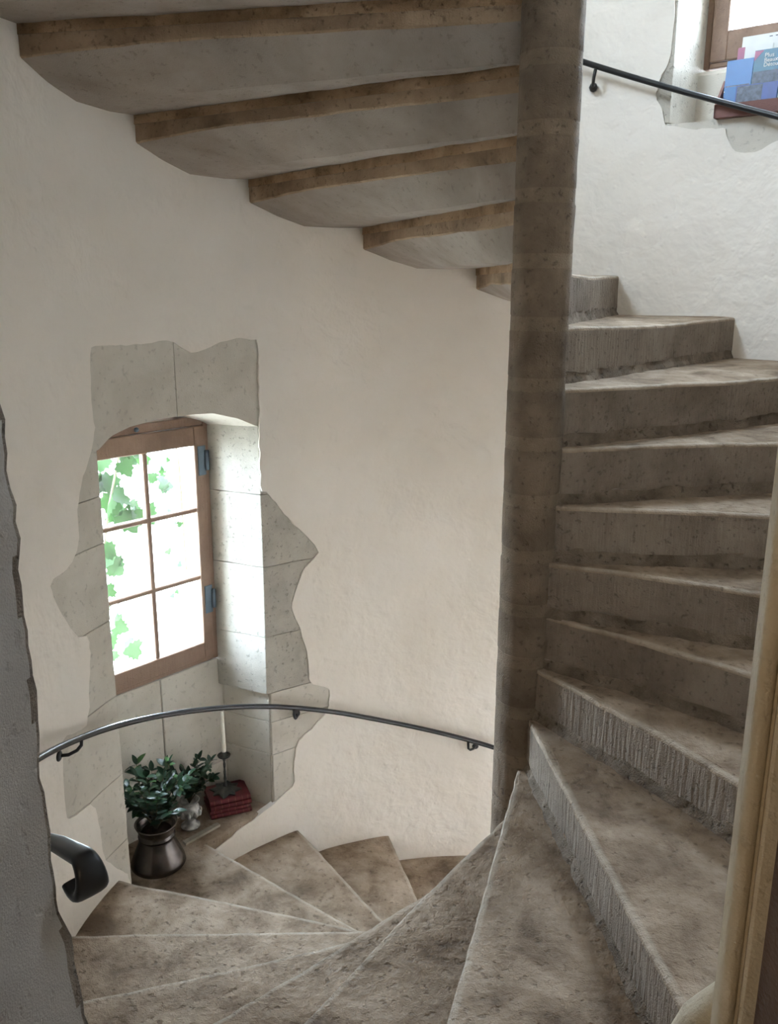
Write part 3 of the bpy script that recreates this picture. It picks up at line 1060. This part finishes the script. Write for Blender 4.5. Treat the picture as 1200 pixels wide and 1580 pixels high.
bracket(hr, 184.5, smooth_z(184.5), -2.0, .07)
bracket(hr, 134.6, smooth_z(134.6), 1.6, .06)
bracket(hr, 100, smooth_z(100), 1.6, .06)

hu = tag(empty('handrail', pol(R, 66, 2.4)), 'straight-looking dark iron handrail below the upper window, right of the newel', 'handrail')
uz = lambda a: 2.371 + (a - 56.74) * .01042
MB().tube([pol(RR, a, uz(a)) for a in [30 + 2 * i for i in range(36)]], .0135, 12).build('rail_bar', M['iron'], hu, True)
wpnt = pol(R, 85.0, 2.58)
MB().lathe([(.001, -.022), (.014, -.016), (.021, 0), (.014, .016), (.001, .022)], 14, wpnt - pol(.012, 85), False).build('wall_rose', M['iron'], hu, True)
MB().tube([wpnt, pol(RR + .02, 85, 2.585), pol(RR, 84.9, 2.61), pol(RR, 84.6, uz(84.6))], .008, 8).build('bracket_arm', M['iron'], hu, True)
bracket(hu, 48, uz(48), 1.6, .06)


# ------------------------------------------------------------------ pot plants on the ledge
def leaf_mesh(name, mat, L=1.0, W=.5, lobes=False):
    vs, fs = [], []
    if not lobes:
        n = 6
        for i in range(n + 1):
            f = i / n
            ww = W * .5 * (sin(pi * f ** .85)) ** .8 if 0 < i < n else 0.0
            z = -.18 * L * f * f
            vs += [(f * L, -ww, z + ww * .25), (f * L, 0, z), (f * L, ww, z + ww * .25)]
        for i in range(n):
            a, b_ = i * 3, i * 3 + 3
            fs += [(a, b_, b_ + 1, a + 1), (a + 1, b_ + 1, b_ + 2, a + 2)]
    else:
        out = [(0, 0), (-.10, .16), (-.16, .36), (.02, .40), (.10, .62), (.28, .50), (.36, .58), (.44, .40), (.62, .44), (.64, .26), (.82, .20), (1.0, 0)]
        full = out + [(x, -y) for x, y in out[-2:0:-1]]
        vs = [(.3, 0, .0)] + [(x, y, -.16 * (x - .3) ** 2 - .3 * y * y + .02 * sin(9 * x + 7 * y)) for x, y in full]
        k = len(full)
        fs = [(0, 1 + i, 1 + (i + 1) % k) for i in range(k)]
    me = bpy.data.meshes.new(name)
    me.from_pydata(vs, [], fs)
    me.polygons.foreach_set('use_smooth', [True] * len(me.polygons))
    me.materials.append(mat)
    return me


LEAF_A, LEAF_B = leaf_mesh('leaf', M['leaf']), leaf_mesh('leaf', M['leaf2'])
LEAF_V = leaf_mesh('leaf', M['vine'], lobes=True)


def put_leaf(me, parent, p, dirv, size, roll=0.0, name='leaf'):
    d = Vector(dirv).normalized()
    side = Vector((0, 0, 1)).cross(d)
    if side.length < .05: side = Vector((1, 0, 0))
    side.normalize()
    up = d.cross(side)
    rot = Matrix((d, side, up)).transposed() @ Matrix.Rotation(roll, 3, 'X')
    o = bpy.data.objects.new(name, me)
    o.matrix_basis = Matrix.Translation(p) @ rot.to_4x4() @ Matrix.Scale(size, 4)
    return link(o, parent)


def bushy(root, base, n_st, spread, height, size, rnd, bias=(0, 0, 0), fresh=.12, lim=None):
    for s_ in range(n_st):
        a = 2 * pi * (s_ + rnd.uniform(-.3, .3)) / n_st
        rr = spread * rnd.uniform(.35, 1.0)
        hh = height * rnd.uniform(.55, 1.0) * (1.12 - .35 * rr / spread)
        tip = Vector(base) + Vector((cos(a) * rr, sin(a) * rr, hh)) + Vector(bias) * rnd.uniform(.4, 1)
        if lim: tip = lim(tip)
        mid = Vector(base) + (tip - Vector(base)) * .5 + Vector((0, 0, .035))
        pts_ = [Vector(base) * (1 - f) ** 2 + mid * 2 * f * (1 - f) + tip * f * f for f in [i / 7 for i in range(8)]]
        MB().tube(pts_, [.0028 - .0015 * i / 7 for i in range(8)], 6).build('stem', M['stem'], root, True)
        for i in range(2, 8):
            for sgn in (-1, 1):
                if i < 3 and rnd.random() < .6: continue
                td = (pts_[i] - pts_[i - 1]).normalized()
                sd = td.cross(Vector((0, 0, 1)))
                if sd.length < .1: sd = Vector((cos(a + 1.5), sin(a + 1.5), 0))
                sd.normalize()
                dv_ = td * rnd.uniform(.2, .8) + sd * sgn * rnd.uniform(.5, 1.0) + Vector((rnd.uniform(-.3, .3), rnd.uniform(-.3, .3), rnd.uniform(-.35, .35)))
                put_leaf(LEAF_B if rnd.random() < fresh else LEAF_A, root, pts_[i], dv_, size * rnd.uniform(.7, 1.15), rnd.uniform(-.6, .6))
        put_leaf(LEAF_A, root, tip, (tip - mid) + Vector((0, 0, .02)), size * .9, 0)


ZL = -1.135
pc = Vector((-1.765, .585, ZL))
pp = tag(empty('potted_plant', pc), 'leafy dark green plant in a flared tarnished metal pot on the ledge', 'plant')
MB().lathe([(.10, 0), (.128, .003), (.134, .012), (.130, .03), (.112, .075), (.094, .115), (.083, .145), (.082, .158), (.090, .163), (.090, .170), (.083, .176), (.088, .195), (.100, .222), (.104, .232), (.098, .234), (.088, .214), (.074, .19), (.001, .188)], 36, pc).build('pot', M['pewter'], pp, True)
MB().lathe([(.076, 0), (.05, .006), (.001, .01)], 20, pc + Vector((0, 0, .189)), False).build('soil', M['soil'], pp, True)
rnd = random.Random(5)


def lim1(q):
    # stay clear of the left reveal, the back wall and the rail
    t = wp(W1A, 1, 0, 0)
    n = Vector((cos(radians(W1A)), sin(radians(W1A)), 0))
    l, d = q.dot(t), q.dot(n)
    l2, d2 = min(l, .50), min(d, 1.97)
    return q + t * (l2 - l) + n * (d2 - d)


bushy(pp, pc + Vector((0, 0, .19)), 28, .205, .36, .060, rnd, (-.01, -.02, .0), .12, lim1)

uc = Vector((-1.735, .905, ZL))
up_ = tag(empty('potted_plant', uc), 'smaller leafy plant in a silvery footed urn between metal pot and red books', 'plant')
MB().lathe([(.045, 0), (.05, .004), (.05, .012), (.036, .02), (.024, .035), (.026, .045), (.046, .065), (.055, .09), (.05, .118), (.042, .135), (.052, .155), (.055, .16), (.047, .16), (.036, .14), (.001, .138)], 30, uc).build('urn', M['urn'], up_, True)
rg = MB()
for i in range(10):
    a = 2 * pi * i / 10
    q = uc + Vector((.0545 * cos(a), .0545 * sin(a), .09))
    rg.lathe([(.001, -.02), (.009, -.012), (.012, 0), (.009, .012), (.001, .02)], 8, q, False)
rg.build('embossed_ornament', M['urn'], up_, True)
bushy(up_, uc + Vector((0, 0, .14)), 15, .14, .26, .056, random.Random(11), (.02, .0, .0), .05, lim1)

# ------------------------------------------------------------------ four red books, candlestick, candle
bc = Vector((-1.605, 1.105, ZL))
bx = Vector((.191, .131, 0)).normalized()      # along the spines
by = Vector((-bx.y, bx.x, 0))                    # spine towards the page edge
names = ['bottom book of the red leather stack under the candlestick', 'second book from the bottom of the red leather stack',
         'third book from the bottom of the red leather stack', 'topmost red leather book, carrying the bronze candlestick']
zc = ZL
for i in range(4):
    th_ = (.027, .026, .027, .028)[i]
    off = bx * (.004, -.003, .003, 0)[i] + by * (.003, 0, -.002, .002)[i]
    Lb, Wb = .222, .158
    o0 = bc + off
    bk = tag(empty('book', (o0.x, o0.y, zc)), names[i], 'book', 'red leather volumes stacked on the ledge')
    c_ = o0 - bx * Lb / 2 - by * Wb / 2 + Vector((0, 0, zc - ZL))
    cv = MB()
    cv.box(c_, bx * Lb, by * Wb, (0, 0, .003))
    cv.box(c_ + Vector((0, 0, th_ - .0035)), bx * Lb, by * Wb, (0, 0, .003))
    cv.build('cover', M['red'], bk)
    # rounded spine
    ns = 7
    vs = []
    for e in (0, 1):
        for j in range(ns):
            an = pi * (j / (ns - 1)) - pi / 2
            vs.append(c_ + bx * Lb * e + Vector((0, 0, (th_ - .0005) / 2)) - by * .011 * cos(an) + Vector((0, 0, (th_ - .0005) / 2 * sin(an))))
    fs = [(j, j + 1, ns + j + 1, ns + j) for j in range(ns - 1)] + [tuple(range(ns)), tuple(range(ns, 2 * ns))[::-1], (0, ns, 2 * ns - 1, ns - 1)]
    sp = mesh_obj('spine', vs, fs, M['red'], bk)
    for f in (.10, .27, .44, .61, .78, .92):
        vs = []
        for e in (0, .004):
            for j in range(ns):
                an = pi * (j / (ns - 1)) - pi / 2
                vs.append(c_ + bx * (Lb * f + e) + Vector((0, 0, (th_ - .0005) / 2)) - by * .0128 * cos(an) + Vector((0, 0, (th_ * 1.0) / 2 * sin(an))))
        fs = [(j, j + 1, ns + j + 1, ns + j) for j in range(ns - 1)] + [tuple(range(ns)), tuple(range(ns, 2 * ns))[::-1], (0, ns, 2 * ns - 1, ns - 1)]
        mesh_obj('spine_band', vs, fs, M['gilt'], sp)
    MB().box(c_ + bx * .004 + Vector((0, 0, .003)), bx * (Lb - .008), by * (Wb - .005), (0, 0, th_ - .0065)).build('pages', M['pages'], bk)
    zc += th_
ZB = zc
cc = Vector((-1.615, 1.112, ZB))
cs = tag(empty('candlestick', cc), 'dark bronze candlestick with a leaf-shaped foot on top of the red books', 'candlestick')
# leaf foot
out = [(-.085, 0), (-.05, .030), (-.055, .062), (-.015, .052), (.0, .088), (.028, .055), (.062, .06), (.055, .028), (.095, 0)]
full = out + [(x, -y) for x, y in out[-2:0:-1]]
ang = radians(-75)
vs = []
for lay in (0, 1):
    for x, y in full:
        r_ = math.hypot(x, y)
        X, Y = x * cos(ang) - y * sin(ang), x * sin(ang) + y * cos(ang)
        vs.append(cc + Vector((X, Y, .006 * lay + .004 * lay * sin(40 * r_))))
nfull = len(full)
vs += [cc + Vector((0, 0, 0)), cc + Vector((0, 0, .028))]
fs = [(i, (i + 1) % nfull, nfull + (i + 1) % nfull, nfull + i) for i in range(nfull)] + [(2 * nfull, (i + 1) % nfull, i) for i in range(nfull)] + [(2 * nfull + 1, nfull + i, nfull + (i + 1) % nfull) for i in range(nfull)]
mesh_obj('leaf_foot', vs, fs, M['bronze'], cs)
ST = .215
MB().lathe([(.013, .02), (.010, .035), (.0065, .05), (.0085, .07), (.0055, .085), (.0075, .11), (.005, .13), (.0075, .155), (.005, .17), (.009, .185), (.006, .195)], 14, cc).build('stem', M['bronze'], cs, True)
MB().lathe([(.006, .190), (.018, .194), (.033, .204), (.036, .212), (.030, .209), (.014, .206), (.0135, .232), (.010, .232), (.010, .21), (.001, .21)], 20, cc).build('drip_pan', M['bronze'], cs, True)
cd = tag(empty('candle', cc + Vector((0, 0, .21))), 'tall tapered cream candle standing in the bronze candlestick', 'candle')
MB().lathe([(.0098, .211), (.0125, .235), (.0145, .25), (.0115, .36), (.008, .455), (.006, .468), (.001, .472)], 14, cc).build('wax', M['wax'], cd, True)
MB().tube([cc + Vector((0, 0, .468)), cc + Vector((.001, 0, .476)), cc + Vector((.003, .001, .482))], .0012, 6).build('wick', M['pages'], cd, True)

# ------------------------------------------------------------------ brochures in a wooden tray at the upper window
HD = 1.745
hx0, hx1 = .142, -.338
HZ = 2.402
tray = tag(empty('brochure_tray', wp(W2A, 0, HD, HZ)), 'reddish brown wooden tray holding leaflets on the upper window sill', 'tray')
# front board, slanted sides, back, floor
M['tray'] = stone('reddish_tray_wood', [(.13, .06, .055), (.18, .085, .075), (.22, .11, .095)], 5, .1, .2, rough=.5, stretch=(50, 50, 5))
MB().wbox(W2A, hx1, hx0, HD, HD + .012, HZ, HZ + .055).build('front_board', M['tray'], tray)
MB().wbox(W2A, hx1, hx0, HD + .012, HD + .115, HZ, HZ + .012).build('tray_floor', M['tray'], tray)
MB().wbox(W2A, hx1, hx0, HD + .115, HD + .127, HZ, HZ + .17).build('back_board', M['tray'], tray)
for l in (hx0, hx1 + .012):
    vs = []
    for e in (0, -.012):
        for d, z in ((HD, HZ), (HD + .127, HZ), (HD + .127, HZ + .17), (HD + .09, HZ + .17), (HD, HZ + .055)): vs.append(wp(W2A, l + e, d, z))
    mesh_obj('side_board', vs, [(0, 1, 2, 3, 4), (9, 8, 7, 6, 5)] + [(i, (i + 1) % 5, 5 + (i + 1) % 5, 5 + i) for i in range(5)], M['tray'], tray)

M['b_blue'] = plain('bright_blue_print', (.012, .14, .42), .35, 0, .4, .05)
M['b_teal'] = plain('teal_print', (.008, .115, .20), .35, 0, .4, .12, 40)
M['b_deep'] = plain('deep_blue_print', (.015, .05, .28), .35, 0, .4, .2, 30)
M['b_photo'] = plain('printed_photo', (.075, .09, .135), .4, 0, .4, .6, 70)
M['b_white'] = plain('white_paper', (.82, .83, .82), .5, 0, .3, .02)
M['b_pink'] = plain('pink_print', (.38, .10, .19), .4, 0, .4, .05)
M['ink'] = plain('dark_ink', (.05, .07, .12), .5)


def leaflet(name, label, l0, l1, d, z0, z1, mat, lean=.025, thick=.004):
    """leaflet standing in the tray, leaning back; returns root and a placer for print on its face"""
    l0, l1 = l0 + .022, l1 + .022
    rt = tag(empty(name, wp(W2A, (l0 + l1) / 2, d, z0)), label, 'brochure', 'leaflets in the tray')
    def P(u, v, e=0.0):
        return wp(W2A, l0 + (l1 - l0) * u, d + lean * v - e, z0 + (z1 - z0) * v)
    b_ = MB()
    b_.add([P(0, 0), P(1, 0), P(1, 1), P(0, 1), P(0, 0, -thick), P(1, 0, -thick), P(1, 1, -thick), P(0, 1, -thick)],
           [(0, 1, 2, 3), (7, 6, 5, 4), (0, 4, 5, 1), (1, 5, 6, 2), (2, 6, 7, 3), (3, 7, 4, 0)])
    b_.build('paper', mat, rt)
    def patch(u0, u1, v0, v1, m_, nm='print', poly=None):
        pts_ = poly or [(u0, v0), (u1, v0), (u1, v1), (u0, v1)]
        k = len(pts_)
        vs_ = [P(u, v, .0008) for u, v in pts_] + [P(u, v, .0001) for u, v in pts_]
        mesh_obj(nm, vs_, [tuple(range(k)), tuple(range(k, 2 * k))[::-1]] + [(i, (i + 1) % k, k + (i + 1) % k, k + i) for i in range(k)], m_, rt)
    def text(s_, u, v, size, m_):
        cu = bpy.data.curves.new('lettering', 'FONT')
        cu.body = s_
        cu.size = size
        cu.extrude = .0003
        tmp = bpy.data.objects.new('lettering_source', cu)
        col.objects.link(tmp)
        dg = bpy.context.evaluated_depsgraph_get()
        me = bpy.data.meshes.new_from_object(tmp.evaluated_get(dg))
        bpy.data.objects.remove(tmp)
        me.materials.clear()
        me.materials.append(m_)
        o_ = bpy.data.objects.new('lettering', me)
        x = (P(1, 0) - P(0, 0)).normalized()
        y = (P(0, 1) - P(0, 0)).normalized()
        mm_ = Matrix((x, y, x.cross(y))).transposed().to_4x4()
        mm_.translation = P(u, v, .0014)
        o_.matrix_basis = mm_
        link(o_, rt)
    return rt, patch, text


zb = HZ + .013
_, pt, tx = leaflet('brochure', 'plain bright blue leaflet, leftmost in the wooden tray', .105, -.012, HD + .05, zb + .02, zb + .235, M['b_blue'])
pt(0, 1, 0.38, .40, M['b_white'])
pt(.05, .95, .42, .50, M['b_photo'])
_, pt, tx = leaflet('brochure', 'teal leaflet with white lettering and a photo of houses', -.016, -.136, HD + .047, zb + .02, zb + .26, M['b_teal'])
pt(0, .3, .8, 1, M['b_pink'], poly=[(0, .99), (.32, .99), (0, .82)])
pt(.02, .98, .40, .63, M['b_photo'])
tx('Plus', .36, .86, .026, M['b_white'])
tx('Beaux', .36, .78, .024, M['b_white'])
tx('Détours', .36, .70, .024, M['b_white'])
_, pt, tx = leaflet('brochure', 'wide blue leaflet with a photo strip lying lowest in the tray front', .088, -.142, HD + .014, zb + .0, zb + .115, M['b_deep'], .012)
pt(0, .22, 0, 1, M['b_blue'])
pt(.24, .72, .25, .97, M['b_photo'])
_, pt, tx = leaflet('brochure', 'tall white leaflet standing behind the blue ones', .06, -.20, HD + .092, zb, zb + .335, M['b_white'])
for i in range(5): pt(.45 + i * .1, .5 + i * .1, .955, .965, M['ink'])
_, pt, tx = leaflet('brochure', 'pink edged white leaflet tucked behind the plain blue one', .072, -.08, HD + .080, zb, zb + .29, M['b_white'])
pt(0, .2, .6, 1, M['b_pink'])
_, pt, tx = leaflet('brochure', 'white leaflet at the right end of the tray front', -.147, -.27, HD + .016, zb, zb + .145, M['b_white'], .012)
pt(.08, .2, .8, .92, M['ink'])

# ------------------------------------------------------------------ vine outside the lower window
vr = tag(empty('grape_vine', wp(W1A, .6, 2.75, -2.9)), 'bright green leafy vine outside the lower window', 'vine')
rnd = random.Random(21)
strands = [[(.45, 2.75, -2.9), (.30, 2.7, -.8), (.16, 2.66, .2), (.06, 2.6, 1.0), (-.1, 2.6, 1.4)],
           [(.45, 2.75, -2.9), (.22, 2.62, -.4), (.05, 2.58, .5), (-.12, 2.56, 1.1), (-.3, 2.6, 1.35)],
           [(-.1, 2.6, 1.4), (-.33, 2.55, 1.15), (-.39, 2.55, .7), (-.40, 2.55, .05)]]
for s_ in strands:
    P_ = [wp(W1A, *q) for q in s_]
    MB().tube(P_, .006, 6).build('vine_stem', M['stem'], vr, True)
spots = []
for n_, la, lb, za, zb_, sa, sb in ((26, -.16, .08, .42, .85, .08, .14), (9, -.08, .10, .0, .36, .07, .12), (10, -.05, .10, -.45, -.05, .07, .12), (8, -.31, -.19, .55, .85, .06, .11), (14, -.345, -.315, -.1, .75, .022, .045), (8, -.1, .2, .85, 1.3, .09, .14)):
    for i in range(n_): spots.append((rnd.uniform(la, lb), rnd.uniform(za, zb_), rnd.uniform(sa, sb)))
for l, z, s_ in spots:
    d = rnd.uniform(2.5, 2.72)
    dv_ = wp(W1A, rnd.uniform(-1, 1), rnd.uniform(-.4, .4), rnd.uniform(-1.2, .2))
    put_leaf(LEAF_V, vr, wp(W1A, l, d, z), dv_, s_, rnd.uniform(.6, 2.2))
